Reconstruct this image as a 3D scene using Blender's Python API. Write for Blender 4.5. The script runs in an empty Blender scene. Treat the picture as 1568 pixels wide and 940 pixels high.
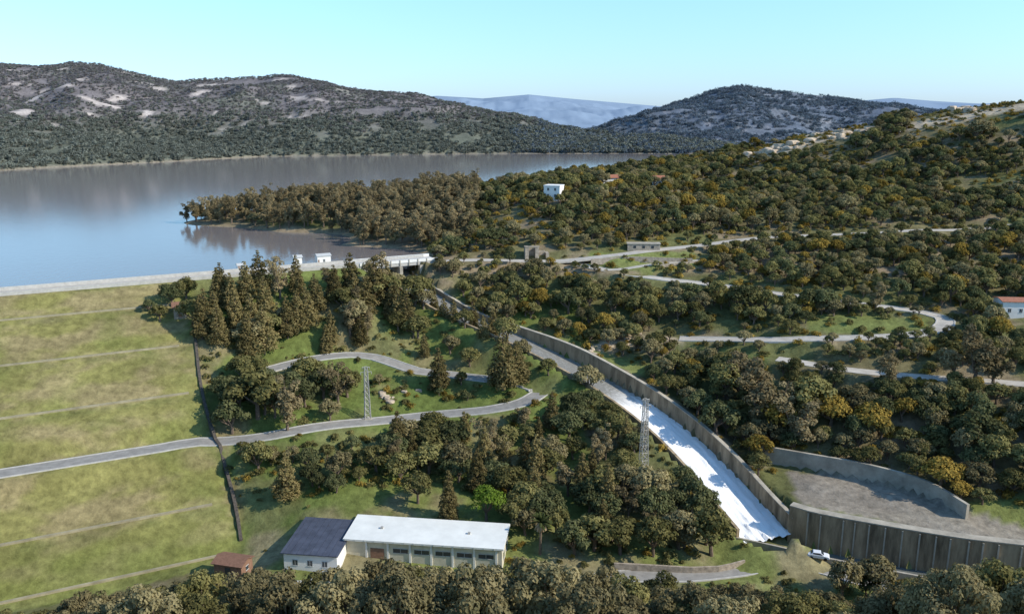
import bpy, bmesh, math, random
import numpy as np
from mathutils import Vector, Matrix
rng=np.random.default_rng(7); random.seed(7)
scene=bpy.context.scene
# ------------------------------------------------------------ survey helpers
F=1305.0; P=math.radians(12.95); CP,SP=math.cos(P),math.sin(P); CZ=50.0
def ray(u,v):
    b=(470-v)/F; dy=CP+b*SP; dz=-SP+b*CP
    return ((u-784)/F)/dy, dz/dy
def G(u,v,y):
    a,s=ray(u,v); return (a*y,y,CZ+s*y)
def Zp(u,v,z):
    a,s=ray(u,v); y=(z-CZ)/s; return (a*y,y,z)
def proj(x,y,z):
    d=y*CP-(z-CZ)*SP; d=np.where(np.abs(d)<1e-3,1e-3,d); up=y*SP+(z-CZ)*CP
    return 784+F*x/d, 470-F*up/d
def smooth(a,b,x):
    t=np.clip((x-a)/(b-a),0,1); return t*t*(3-2*t)
def hsh(i,j,s):
    h=np.sin(i*127.1+j*311.7+s*74.7)*43758.5453; return h-np.floor(h)
def vnoise(x,y,s):
    i=np.floor(x);j=np.floor(y);fx=x-i;fy=y-j
    fx=fx*fx*(3-2*fx);fy=fy*fy*(3-2*fy)
    return (hsh(i,j,s)*(1-fx)+hsh(i+1,j,s)*fx)*(1-fy)+(hsh(i,j+1,s)*(1-fx)+hsh(i+1,j+1,s)*fx)*fy
def fbm(x,y,sc,octv=4,s=1):
    r=0;a=.5;t=0;x=np.asarray(x,float)/sc+s*3.7;y=np.asarray(y,float)/sc-s*1.9
    for k in range(octv):
        r=r+a*vnoise(x,y,s+k);t+=a;a*=.5;x=x*2.03+7;y=y*2.03-3
    return r/t
def inpoly(u,v,poly):
    r=np.zeros(np.shape(u),bool);n=len(poly)
    for i in range(n):
        x1,y1=poly[i];x2,y2=poly[(i+1)%n]
        if y1==y2: continue
        c=((y1>v)!=(y2>v))&(u<(x2-x1)*(v-y1)/(y2-y1)+x1); r^=c
    return r
AX=np.array([.8944,.4472]); NX=np.array([.4472,-.8944]); C0=np.array([-133.,217.])
def W(s,q): p=C0+s*AX+q*NX; return float(p[0]),float(p[1])
def sq(x,y): dx=x-C0[0];dy=y-C0[1]; return dx*AX[0]+dy*AX[1], dx*NX[0]+dy*NX[1]
SG=43.5
# ------------------------------------------------------------ control points
ctl=[]
for s in (-260,-140,-60,0,33):
    for q,z in ((6,-7),(40,-24),(64,-38)): ctl.append((*W(s,q),z))
    ctl.append((*W(s,86),-39.2)); ctl.append((*W(s,-45),-10))
for q in (8,30,55,72,84): ctl.append((*W(46,q),3-q/2+.4))
for s in (60,80,95):
    ctl.append((*W(s,4),1.6)); ctl.append((*W(s,16),-2.5)); ctl.append((*W(s,-35),-8))
ctl+= [G(560,545,227),G(640,570,221),G(745,580,220),G(830,605,212),G(760,628,206),G(540,650,196),G(440,600,206),
 G(420,520,225),G(700,500,245),G(620,470,248),G(900,622,207),G(500,760,170),G(700,760,172),G(900,760,174),G(1030,760,172),
 G(640,700,188),G(850,700,190),G(980,690,190),G(400,740,175)]
for u,v in ((400,890),(440,880),(540,870),(650,865),(770,860),(900,870),(1000,865),(1130,868),(1250,855),(1390,885),(1120,835)): ctl.append(Zp(u,v,-38))
for x in (-180,-90,-40,0,40,90,180):
    ctl+= [(x,112,-30),(x,92,-18),(x,60,-3),(x,38,6)]
    ctl.append((x,129,-37.5))
ctl+= [G(900,530,236),G(1040,598,216),G(1110,645,205),G(1180,715,187),G(1200,600,205),G(1350,650,192),G(1300,568,208),
 G(1568,588,197),G(1450,578,202),G(1200,522,226),G(1440,500,228),G(1060,520,232),G(1568,480,235),G(1200,452,252),G(1000,428,264),
 G(900,413,270),G(870,400,277),G(1060,378,292),G(1200,362,302),G(1400,350,305),G(1568,345,305),G(750,440,262),G(850,470,255),
 G(1000,490,247),(-15,290,4),(-28,303,1),(-22,276,2.5),(-12,310,5),G(848,303,350),G(930,287,370),G(1000,287,378),(-22,340,6),
 G(1568,700,172),G(1480,700,178),G(1700,600,190),G(1700,760,160),(66,172,-31),(86,163,-31),(110,156,-30),(75,178,-30)]
ctl+= [G(600,325,375),(-120,400,3),(-90,370,5),(-60,345,2.5),(-40,330,3)]
for u,v in ((272,342),(320,350),(380,362),(480,377),(560,383)): ctl.append(Zp(u,v,-.6))
for u,v in ((250,360),(380,385),(480,395)): ctl.append(Zp(u,v,-7))
ctl+= [(-150,440,-1),(-170,410,-4),(-90,470,-1),(-30,520,-1),(30,590,-1),(80,650,-3),(-60,430,5),(0,460,9)]
for p in ((-150,310,-9),(-300,250,-10),(-250,400,-9),(-240,500,-9),(-110,560,-9),(0,650,-9),(-400,600,-9),(-60,295,-7),(-40,283,-4),(-400,300,-10),(-180,560,-9)): ctl.append(p)
ctl+= [G(1000,262,480),G(1200,222,470),G(1400,190,440),G(1568,168,410),G(1700,160,400),G(1100,300,400),G(1300,283,380),G(1500,262,365),
 (60,620,-5),(150,600,10),(300,600,20),(400,520,30),(400,300,45),(400,200,20),(300,200,0),(400,100,0),(200,560,25),(60,540,12)]
ctl=np.array(ctl,float)
def tps_fit(c,lam=.004):
    X=c[:,:2]/100;n=len(X)
    d=np.sqrt(((X[:,None]-X[None])**2).sum(-1));K=np.where(d>0,d*d*np.log(d+1e-12),0)+lam*np.eye(n)
    Pm=np.c_[np.ones(n),X];A=np.zeros((n+3,n+3));A[:n,:n]=K;A[:n,n:]=Pm;A[n:,:n]=Pm.T
    return X,np.linalg.solve(A,np.r_[c[:,2],0,0,0])
TX,TW=tps_fit(ctl)
def tps(x,y):
    x0=np.ravel(x);y0=np.ravel(y)
    x=np.clip(x0,-420,420)/100;y=np.clip(y0,35,680)/100;out=np.empty(len(x))
    for i in range(0,len(x),20000):
        a=x[i:i+20000,None]-TX[:,0];b=y[i:i+20000,None]-TX[:,1];r2=a*a+b*b
        out[i:i+20000]=(.5*r2*np.log(r2+1e-12))@TW[:-3]+TW[-3]+TW[-2]*x[i:i+20000]+TW[-1]*y[i:i+20000]
    g=((x0+90)*(-180)+(y0-470)*170)/247.6;w=smooth(2,35,g)*(y0>430);out=out*(1-w)-9*w
    w=smooth(-175,-200,x0)*smooth(300,330,y0);out=out*(1-w)-9*w
    return np.clip(out,-45,80)
def ridge(pts,yc):   # pts(u,v) -> bearing, height at crest
    a=[];h=[]
    for u,v in pts:
        g=G(u,v,yc);a.append(g[0]/yc);h.append(g[2])
    return np.array(a),np.array(h)
RA=ridge([(-700,110),(-300,105),(0,97),(60,101),(110,95),(160,101),(200,112),(270,124),(350,120),(420,116),(500,126),(560,139),(640,146),(700,160),(760,174),(830,190),(900,205),(960,216),(1100,240)],1350)
RB=ridge([(860,225),(900,208),(950,190),(1000,170),(1060,152),(1100,138),(1130,130),(1170,138),(1230,143),(1280,153),(1340,159),(1420,168),(1500,177),(1700,180),(2200,190)],1750)
RC=ridge([(300,160),(600,152),(670,147),(740,151),(810,145),(880,152),(940,157),(1010,163),(1100,165),(1250,160),(1300,156),(1370,150),(1430,155),(1500,159),(2000,160)],3600)
RD=ridge([(760,240),(830,224),(880,215),(950,211),(1020,211),(1070,218),(1150,230),(1300,235)],1110)
def prof(t,p,f): return np.clip(np.where(t<1,np.sign(t)*np.abs(t)**p,1-(t-1)*f),-1,1)
def far(x,y):
    yy=np.maximum(y,60);a=x/yy
    h=np.where(y>1060,-8+12*smooth(1060,1250,y),-8.)
    n1=fbm(x,y,260,5,3);n2=fbm(x,y,60,4,5);rg=1-np.abs(2*fbm(x,y,190,4,9)-1)
    ys=np.interp(a,[-1.1,-.6,-.4,-.29,-.06,.1,.2],[640,735,866,967,1027,1050,1080]);yc=1350.
    t=(y-ys)/(yc-ys);H=np.interp(a,RA[0],RA[1]);b=np.sin(np.pi*np.clip(t,0,1))
    hA=H*prof(t,.85,.6)+b*(50*(n1-.5)+40*(rg-.75))+np.clip(t,0,1)*9*(n2-.5);hA=np.where((H<=0)|(t<-.01),-8,hA)
    t=(y-1180)/570;H=np.interp(a,RB[0],RB[1]);b=np.sin(np.pi*np.clip(t,0,1))
    hB=H*prof(t,1,.6)+b*(70*(n1-.5)+40*(rg-.75))+np.clip(t,0,1)*10*(n2-.5);hB=np.where((H<=0)|(t<-.01),-8,hB)
    t=(y-2500)/1100;H=np.interp(a,RC[0],RC[1]);b=np.sin(np.pi*np.clip(t,0,1))
    hC=H*prof(t,1,.2)+b*90*(n1-.5);hC=np.where(t<0,-8,hC)
    t=(y-1035)/75;H=np.interp(a,RD[0],RD[1],left=-8,right=10);pr=np.where(t<1,np.clip(t,-1,1),np.maximum(1-(t-1)*.4,-.5))
    hD=np.where((t>0)&(H>0),H*pr+2*(n2-.5),-8)
    return np.maximum.reduce([h,np.maximum(hA,-8),np.maximum(hB,-8),np.maximum(hC,-8),np.maximum(hD,-8)])
def H0(x,y):
    x=np.asarray(x,float).ravel();y=np.asarray(y,float).ravel()
    h=np.full(len(x),-9.);nr=y<705
    if nr.any():
        xx=x[nr];yy=y[nr];t=tps(xx,yy)
        amp=smooth(-.5,3,t)+smooth(-3,-8,t)*(yy<270)
        t=t+(fbm(xx,yy,14,4,2)-.5)*2.0*amp+ (fbm(xx,yy,50,3,4)-.5)*7*smooth(300,360,yy)*smooth(3,10,t)
        s,q=sq(xx,yy)
        dam=np.where(q>=0,3-q/2,np.where(q>-8,3.,3+(q+8)/2))
        left=1-smooth(SG-.6,SG+.9,s)
        d1=np.maximum(dam,t)*left+t*(1-left)
        up=(q<=0)&(s<118)
        d1=np.where(up,np.maximum(np.where(q<-22,t,-9),dam),d1)
        d1=np.where((s>=SG)&(q>0)&(q<8)&(s<118),np.maximum(d1,3-q*.6),d1)
        h[nr]=d1
    w=smooth(560,700,y);fr=y>555
    if fr.any():
        f=far(x[fr],y[fr]);h[fr]=h[fr]*(1-w[fr])+f*w[fr]
    return h
YS=np.linspace(60,700,1600)
def hit(u,v,yr=None):
    a,s=ray(u,v);z=CZ+s*YS;h=H0(a*YS,YS);m=h>z
    if yr: m&=(YS>yr)
    k=int(np.argmax(m)) if m.any() else len(YS)-1
    return (a*YS[k],YS[k],h[k])
# ------------------------------------------------------------ polylines
def resample(pts,step=2.5):
    pts=np.array(pts,float);n=len(pts);e=np.vstack([2*pts[0]-pts[1],pts,2*pts[-1]-pts[-2]]);o=[]
    for i in range(1,n):
        p0,p1,p2,p3=e[i-1],e[i],e[i+1],e[i+2];m=max(1,int(np.linalg.norm(p2[:2]-p1[:2])/step))
        for k in range(m):
            t=k/m;o.append(.5*((2*p1)+(-p0+p2)*t+(2*p0-5*p1+4*p2-p3)*t*t+(-p0+3*p1-3*p2+p3)*t**3))
    o.append(pts[-1]);return np.array(o)
def pdist(x,y,pl,pad):
    D=np.full(len(x),1e9);Z=np.zeros(len(x));S=np.zeros(len(x));L=np.zeros(len(x))
    m=(x>pl[:,0].min()-pad)&(x<pl[:,0].max()+pad)&(y>pl[:,1].min()-pad)&(y<pl[:,1].max()+pad)
    ix=np.nonzero(m)[0]
    if len(ix)==0:return D,Z,S,L
    X=x[ix];Y=y[ix];d=np.full(len(ix),1e9);z=np.zeros(len(ix));sd=np.zeros(len(ix));l=np.zeros(len(ix));acc=0
    for i in range(len(pl)-1):
        a=pl[i];b=pl[i+1];ex,ey=b[0]-a[0],b[1]-a[1];q=ex*ex+ey*ey+1e-9
        t=np.clip(((X-a[0])*ex+(Y-a[1])*ey)/q,0,1);dd=np.hypot(X-a[0]-t*ex,Y-a[1]-t*ey);c=dd<d
        d[c]=dd[c];z[c]=(a[2]+t*(b[2]-a[2]))[c];cr=ex*(Y-a[1])-ey*(X-a[0]);sd[c]=np.sign(cr)[c];l[c]=(acc+t*math.sqrt(q))[c]
        acc+=math.sqrt(q)
    D[ix]=d;Z[ix]=z;S[ix]=sd;L[ix]=l;return D,Z,S,L
def mkroad(pts,step=3):
    pl=resample([(p[0],p[1],0) for p in pts],step);z=H0(pl[:,0],pl[:,1])
    for _ in range(6):
        zp=np.r_[z[0],z,z[-1]];z=(zp[:-2]+zp[1:-1]+zp[2:])/3
    pl[:,2]=z;return pl
crest=np.array([[*W(s,-4),3.] for s in range(-240,121,4)])
midr=[(*W(s,55.4),-24.7) for s in range(-200,41,8)]
mid=mkroad([(p[0],p[1]) for p in midr]+[hit(u,v)[:2] for u,v in ((420,665),(540,650),(650,638),(760,627),(812,614),(829,600),(800,588),(745,580),(690,577),(640,570),(590,553),(550,543),(470,552),(400,570))])
mid[:,2]=np.where(sq(mid[:,0],mid[:,1])[0]<40,-24.7,mid[:,2])
hr=lambda L:mkroad([hit(u,v)[:2] for u,v in L])
e0=(W(121,-4))
r_up=mkroad([e0,(-8,277),(6,277)]+[hit(u,v)[:2] for u,v in ((870,401),(950,390),(1060,378),(1200,362),(1400,352),(1568,345),(1680,342))])
r_mid=hr([(880,403),(930,416),(1000,427),(1100,438),(1200,452),(1330,468),(1420,480),(1448,493),(1425,509),(1330,518),(1200,521),(1100,520),(1040,523)])
r_low=hr([(1190,550),(1300,567),(1430,580),(1568,590),(1700,600)])
r_srv=mkroad([Zp(u,v,-38)[:2] for u,v in ((900,888),(960,880),(1050,879),(1130,870),(1185,862),(1240,863),(1300,879),(1390,902),(1500,932),(1640,960))])
r_pk=hr([(1075,398),(1010,404),(960,412),(930,416)])
ROADS=[(crest,4.0),(mid,2.6),(r_up,2.6),(r_mid,2.5),(r_low,2.5),(r_srv,2.3),(r_pk,1.6)]
BERM=[8.9,24.4,40.4,72,84]
spill=resample([(*W(109,-11),-.6),(*W(109,1),-3),(-17,248,-10),(0,236,-14.5),(15,225,-19),(29,213,-24.2),(39,200,-28.6),(46,186,-32.6),(50.5,173,-36),(53.8,163.5,-38.2)],2)
HW=5.8
def wallh(y): return 1.6+2.8*smooth(246,222,np.asarray(y,float))
bw=resample([(58.9,166.2,-31.2),(62,163.6,-31.2),(68,160.4,-31.2),(86,152.8,-31.2),(98,149.5,-31.2),(125,143,-31.2)],2.5)
fanw=resample([(*G(1165,712,189)[:2],-28),(*G(1240,712,184)[:2],-28),(*G(1330,722,178)[:2],-28),(*G(1420,742,170)[:2],-28.4),(*G(1482,780,160)[:2],-29)],2.5)
def Hf(x,y):
    x=np.asarray(x,float).ravel();y=np.asarray(y,float).ravel();h=H0(x,y)
    for pl,hw in ROADS:
        d,z,_,_=pdist(x,y,pl,hw+6);w=1-smooth(hw+.9,hw+4,d);h=h*(1-w)+z*w
    ds,z,s,l=pdist(x,y,spill,20)
    top=np.where(s>0,z+wallh(y),z+2.6)
    m=(ds<16)&(y<262);w=(1-smooth(HW+1,HW+9,ds))*m;h=h*(1-w)+(top-.4)*w
    h=np.where(ds<HW+.7,z-.6,h)
    d,z,s,l=pdist(x,y,bw,20)
    w=np.where((s>0)&(d<14),1-smooth(5,14,d),0);w=np.where(ds<HW+1.5,0,w);h=h*(1-w)+(-31.7)*w
    fr=(((s<=0)&(d<7))|(d<.9))&(x>58.5);h=np.where(fr,-40.2,h)
    d,z,s,l=pdist(x,y,fanw,20);w=np.where((s<0)&(d<10),1-smooth(3,10,d),0);h=h*(1-w)+(-31.2)*w
    return h
# ------------------------------------------------------------ materials
def nmat(name):
    m=bpy.data.materials.new(name);m.use_nodes=True;nt=m.node_tree;return m,nt,nt.nodes['Principled BSDF']
def mat(name,col,rough=.8,var=.2,scale=1.5,bump=.0,spec=.2,metal=0,col2=None,stretch=None):
    m,nt,b=nmat(name);N=nt.nodes;L=nt.links
    b.inputs['Roughness'].default_value=rough;b.inputs['Metallic'].default_value=metal;b.inputs['Specular IOR Level'].default_value=spec
    tc=N.new('ShaderNodeTexCoord');mp=N.new('ShaderNodeMapping');L.new(tc.outputs['Object'],mp.inputs[0])
    if stretch: mp.inputs['Scale'].default_value=stretch
    n=N.new('ShaderNodeTexNoise');n.inputs['Scale'].default_value=scale;n.inputs['Detail'].default_value=6;n.inputs['Roughness'].default_value=.65
    L.new(mp.outputs[0],n.inputs['Vector'])
    mr=N.new('ShaderNodeMapRange');mr.inputs[1].default_value=.3;mr.inputs[2].default_value=.7;L.new(n.outputs[0],mr.inputs[0])
    mx=N.new('ShaderNodeMix');mx.data_type='RGBA';L.new(mr.outputs[0],mx.inputs[0])
    c2=col2 or tuple(c*(1-var) for c in col);c1=col if col2 else tuple(min(1,c*(1+var*.6)) for c in col)
    mx.inputs[6].default_value=(*c2,1);mx.inputs[7].default_value=(*c1,1);L.new(mx.outputs[2],b.inputs['Base Color'])
    if bump:
        bp=N.new('ShaderNodeBump');bp.inputs['Strength'].default_value=bump;bp.inputs['Distance'].default_value=.2;L.new(n.outputs[0],bp.inputs['Height']);L.new(bp.outputs[0],b.inputs['Normal'])
    return m
def leafmat(name,c1,c2,sc=.9,k=(2.15,1.95,1.75)):
    c1=tuple(c*q for c,q in zip(c1,k));c2=tuple(c*q for c,q in zip(c2,k))
    m=bpy.data.materials.new(name);m.use_nodes=True;nt=m.node_tree;N=nt.nodes;L=nt.links;N.remove(N['Principled BSDF'])
    tc=N.new('ShaderNodeTexCoord');n=N.new('ShaderNodeTexNoise');n.inputs['Scale'].default_value=sc;n.inputs['Detail'].default_value=4;L.new(tc.outputs['Object'],n.inputs['Vector'])
    mr=N.new('ShaderNodeMapRange');mr.inputs[1].default_value=.35;mr.inputs[2].default_value=.65;L.new(n.outputs[0],mr.inputs[0])
    mx=N.new('ShaderNodeMix');mx.data_type='RGBA';L.new(mr.outputs[0],mx.inputs[0]);mx.inputs[6].default_value=(*c1,1);mx.inputs[7].default_value=(*c2,1)
    oi=N.new('ShaderNodeObjectInfo');m2=N.new('ShaderNodeMapRange');m2.inputs[3].default_value=.6;m2.inputs[4].default_value=1.35;L.new(oi.outputs['Random'],m2.inputs[0])
    vm=N.new('ShaderNodeVectorMath');vm.operation='SCALE';L.new(mx.outputs[2],vm.inputs[0]);L.new(m2.outputs[0],vm.inputs['Scale'])
    d=N.new('ShaderNodeBsdfDiffuse');t=N.new('ShaderNodeBsdfTranslucent');L.new(vm.outputs[0],d.inputs[0]);L.new(vm.outputs[0],t.inputs[0])
    ms=N.new('ShaderNodeMixShader');ms.inputs[0].default_value=.25;L.new(d.outputs[0],ms.inputs[1]);L.new(t.outputs[0],ms.inputs[2]);L.new(ms.outputs[0],N['Material Output'].inputs[0])
    return m
K1=(1,1,1)
M_bark=mat('bark',(.18,.135,.1),.9,.4,3)
ML={'oak':leafmat('oak_leaves',(.050,.055,.023),(.115,.112,.048)),
 'olive':leafmat('olive_leaves',(.076,.074,.040),(.140,.128,.072)),
 'gold':leafmat('golden_leaves',(.095,.075,.02),(.175,.135,.035)),
 'pine':leafmat('pine_needles',(.055,.055,.025),(.125,.107,.052)),
 'euc':leafmat('eucalyptus_leaves',(.078,.072,.042),(.155,.133,.080)),
 'green':leafmat('fresh_leaves',(.06,.11,.015),(.12,.18,.035)),
 'dark':leafmat('dark_leaves',(.034,.045,.022),(.076,.084,.042)),
 'far':leafmat('haze_tinted_leaves',(.12,.135,.11),(.205,.215,.18),.2,K1),  # far foliage sets: aerial haze mixed into the leaf colours
 'farp':leafmat('haze_tinted_scrub',(.145,.138,.14),(.235,.222,.22),.2,K1),
 'farb':leafmat('haze_tinted_wood',(.09,.12,.15),(.155,.19,.22),.2,K1)}
M_asph=mat('asphalt',(.29,.275,.25),.9,.25,.6)
M_track=mat('pale_track',(.48,.44,.38),.9,.25,.5)
M_conc=mat('concrete',(.40,.36,.29),.85,.35,.35,.3)
M_berm=mat('grassy_drain',(.33,.29,.19),.9,.35,.35,.3)
M_concd=mat('weathered_concrete',(.33,.255,.165),.9,.65,.5,.3,stretch=(1,1,.2))
M_kerb=mat('kerb_concrete',(.48,.46,.42),.85,.2,1)
M_white=mat('white_paint',(.78,.76,.71),.7,.08,.6)
M_cream=mat('cream_render',(.62,.57,.44),.8,.2,.5)
M_roofw=mat('white_roof_sheet',(.74,.74,.69),.6,.12,.3)
M_roofd=mat('dark_roof_sheet',(.075,.085,.115),.5,.35,.4)
M_tile=mat('clay_tile',(.36,.15,.09),.8,.3,2)
M_brownroof=mat('rusty_roof',(.22,.12,.08),.8,.3,2)
M_brick=mat('brown_brick',(.26,.15,.1),.85,.3,2)
M_glass=mat('window_glass',(.04,.05,.06),.12,.2,1,spec=.6)
M_frame=mat('window_frame',(.5,.5,.48),.5,.1,1)
M_steel=mat('galvanised_steel',(.46,.44,.40),.5,.15,2,metal=.2)
M_stone=mat('stone',(.38,.32,.25),.9,.4,1.2,.5)
M_rock=mat('sandstone',(.52,.42,.31),.95,.5,.4,.8)
M_dark=mat('drain_stone',(.10,.085,.07),.9,.5,2,.4)
M_rub=mat('rubber',(.02,.02,.02),.8,.1,3)
M_car=mat('car_paint',(.72,.73,.75),.25,.04,1,spec=.5)
M_haze=mat('haze_tinted_ridge',(.24,.315,.41),1,.12,.004,0,0)  # flat blue base colour with the aerial haze painted in
# ------------------------------------------------------------ mesh helpers
def add(name,verts,faces,mats,parent=None,midx=None,smoothf=False,link=True):
    me=bpy.data.meshes.new(name);me.from_pydata([tuple(map(float,v)) for v in verts],[],faces)
    for m in (mats if isinstance(mats,(list,tuple)) else [mats]): me.materials.append(m)
    if midx is not None: me.polygons.foreach_set('material_index',midx)
    if smoothf: me.polygons.foreach_set('use_smooth',[True]*len(me.polygons))
    me.update();o=bpy.data.objects.new(name,me)
    if link: scene.collection.objects.link(o)
    if parent:o.parent=parent
    return o
def empty(name,loc,rot=0,scale=1):
    e=bpy.data.objects.new(name,None);e.location=loc;e.rotation_euler=(0,0,rot);e.scale=(scale,)*3;e.empty_display_size=1;scene.collection.objects.link(e);return e
BF=[(0,3,2,1),(4,5,6,7),(0,1,5,4),(1,2,6,5),(2,3,7,6),(3,0,4,7)]
def boxv(x0,x1,y0,y1,z0,z1): return [(x0,y0,z0),(x1,y0,z0),(x1,y1,z0),(x0,y1,z0),(x0,y0,z1),(x1,y0,z1),(x1,y1,z1),(x0,y1,z1)]
def box(name,par,x0,x1,y0,y1,z0,z1,m): return add(name,boxv(x0,x1,y0,y1,z0,z1),BF,m,par)
def multibox(name,par,L,m):
    v=[];f=[]
    for b in L:
        k=len(v);v+=boxv(*b);f+=[tuple(i+k for i in q) for q in BF]
    return add(name,v,f,m,par)
def perp(pl):
    t=np.gradient(pl[:,:2],axis=0);t/=np.linalg.norm(t,axis=1)[:,None]+1e-9
    return np.c_[-t[:,1],t[:,0]]
def ribbon(name,pl,hw,m,dz=.12,parent=None,skirt=.5,off=0,cols=1):
    n=perp(pl);v=[];f=[];K=cols+3
    z=pl[:,2]+dz
    for i in range(len(pl)):
        c=pl[i,:2]+n[i]*off
        v.append((*(c+n[i]*(hw+.05)),z[i]-skirt))
        for k in range(cols+1): v.append((*(c+n[i]*(hw-2*hw*k/cols)),z[i]))
        v.append((*(c-n[i]*(hw+.05)),z[i]-skirt))
    for i in range(len(pl)-1):
        for k in range(K-1):a=i*K+k;f.append((a,a+K,a+K+1,a+1))
    return add(name,v,f,m,parent)
def wall(name,pl,th,zt,zb,m,off=0,parent=None):
    n=perp(pl);v=[];f=[]
    for i in range(len(pl)):
        a=pl[i,:2]+n[i]*(off+th/2);b=pl[i,:2]+n[i]*(off-th/2);T=zt[i];B=zb[i]
        v+=[(*a,B),(*a,T),(*b,T),(*b,B)]
    for i in range(len(pl)-1):
        k=i*4
        for j in range(4):f.append((k+j,k+(j+1)%4,k+4+(j+1)%4,k+4+j))
    f.append((0,1,2,3));k=(len(pl)-1)*4;f.append((k+3,k+2,k+1,k))
    o=add(name,v,f,m,parent);bm=bmesh.new();bm.from_mesh(o.data);bmesh.ops.recalc_face_normals(bm,faces=bm.faces);bm.to_mesh(o.data);bm.free();return o
# ------------------------------------------------------------ terrain
def axis(lo,hi,st,L,R,g):
    a=list(np.arange(lo,hi+.01,st));s=st;x=hi
    while x<R: s*=g;x+=s;a.append(x)
    s=st;x=lo;b=[]
    while x>L: s*=g;x-=s;b.append(x)
    return np.array(b[::-1]+a)
xs=axis(-200,250,1.5,-4500,4800,1.017);ys=axis(36,450,1.5,-150,5600,1.013)
GX,GY=np.meshgrid(xs,ys);fx=GX.ravel();fy=GY.ravel();hz=Hf(fx,fy)
nx,ny=len(xs),len(ys)
me=bpy.data.meshes.new('ground_terrain');me.vertices.add(nx*ny);me.vertices.foreach_set('co',np.c_[fx,fy,hz].ravel())
ii=(np.arange(ny-1)[:,None]*nx+np.arange(nx-1)[None]).ravel();q=np.c_[ii,ii+1,ii+nx+1,ii+nx]
me.loops.add(q.size);me.loops.foreach_set('vertex_index',q.ravel());me.polygons.add(len(q));me.polygons.foreach_set('loop_start',np.arange(0,q.size,4));me.polygons.foreach_set('loop_total',np.full(len(q),4))
me.polygons.foreach_set('use_smooth',np.ones(len(q),bool))
farface=(fy[ii]>2300).astype(np.int32)
def mixc(c,col,w): return c*(1-w[:,None])+np.array(col)[None]*w[:,None]
n1=fbm(fx,fy,9,4,11);n2=fbm(fx,fy,35,4,12);n3=fbm(fx,fy,3,3,13)
c=np.tile(np.array([.16,.14,.072]),(len(fx),1))
c=mixc(c,(.12,.13,.048),smooth(.45,.62,n2)*.8);c=mixc(c,(.27,.21,.14),smooth(.5,.68,n1)*.8)
s_,q_=sq(fx,fy);uu,vv=proj(fx,fy,hz)
near=(fy<262)&(fy>100);left=(uu<900)&near
cc=mixc(np.tile(np.array([.145,.17,.05]),(len(fx),1)),(.235,.19,.105),smooth(.45,.62,n1)*.85);cc=mixc(cc,(.10,.135,.034),smooth(.5,.7,n2)*.6)
c=np.where((left&(s_>SG))[:,None],cc,c)
bg=(fy<165)&(fy>60)
cb=mixc(np.tile(np.array([.17,.19,.06]),(len(fx),1)),(.24,.21,.115),smooth(.46,.64,n1));c=np.where((bg&(s_>SG))[:,None],cb,c)
dm=(s_<SG)&(q_>0)&(q_<88)
cd=mixc(np.tile(np.array([.215,.20,.07]),(len(fx),1)),(.26,.215,.105),smooth(.42,.62,fbm(s_,q_*2.5,9,5,21)))
cd=mixc(cd,(.155,.17,.047),smooth(.48,.7,fbm(s_,q_,14,5,22))*.65);cd=mixc(cd,(.155,.18,.047),smooth(68,86,q_)*.7);cd=mixc(cd,(.165,.18,.056),smooth(SG-14,SG,s_)*.5*smooth(.4,.6,n1))
for qb in BERM+[55.4-3.4]: cd=mixc(cd,(.12,.13,.045),np.exp(-((q_-qb-1.6)/1.1)**2)*.6*smooth(.3,.6,n3))  # painted shading: darker strip along each berm and the dam road
c=np.where(dm[:,None],cd,c)
up=(q_<-7)&(s_<118)&(fy<320);c=mixc(c,(.3,.27,.22),up.astype(float))
shore=smooth(2.2,.6,hz)*smooth(-1.2,-.2,hz)*(fy>262);c=mixc(c,(.27,.21,.14),shore*.8)
BANDS=(([(1140,240),(1200,228),(1260,212),(1340,196)],7),([(1400,192),(1460,182),(1530,168),(1600,165)],8),([(790,268),(850,262)],4),([(900,545),(960,520),(1020,530)],3))
def band(L,wd,yr=None):
    pl=resample([(*hit(u,v,yr)[:2],0) for u,v in L],6);d,_,_,_=pdist(fx,fy,pl,wd*2.5);return smooth(wd*1.4,wd*.5,d+ (n1-.5)*wd*2.6)
for L,wd in BANDS: c=mixc(c,(.52,.42,.30),band(L,wd)*.9)
fan=inpoly(uu,vv,[(1200,722),(1330,728),(1440,752),(1490,785),(1590,815),(1600,860),(1480,835),(1230,778)])&(fy<195)&(fy>140);c=mixc(c,(.27,.235,.19),fan.astype(float)*.95)
grs=inpoly(uu,vv,[(1215,768),(1240,775),(1480,824),(1480,842),(1225,785)])&(fy<175)&(fy>140);c=mixc(c,(.17,.18,.07),grs.astype(float))
for poly in ([(900,388),(1060,384),(1075,408),(1000,420),(900,408)],[(1230,480),(1420,488),(1420,505),(1240,512)],[(1030,530),(1180,545),(1170,560),(1030,545)],[(800,500),(870,520),(1020,570),(980,575),(840,530)]):
    m=inpoly(uu,vv,poly)&(fy<320);c=mixc(c,(.165,.19,.062),m*.9)
a_=fx/np.maximum(fy,60)
nA=fbm(fx,fy,70,4,31);nR=fbm(fx,fy*1.6,30,5,35)
cf=mixc(np.tile(np.array([.155,.142,.145]),(len(fx),1)),(.20,.18,.178),smooth(.45,.65,nA));cf=mixc(cf,(.125,.14,.10),smooth(60,10,hz)*.85)  # far hill tones, greyed for painted haze; greener at the foot
cf=mixc(cf,(.125,.135,.11),smooth(.50,.66,fbm(fx,fy,120,4,33))*.75)
rk=smooth(.665,.71,nR)*smooth(15,45,hz)*smooth(-.12,-.3,a_);cf=mixc(cf,(.55,.48,.43),rk*.85)
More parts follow.
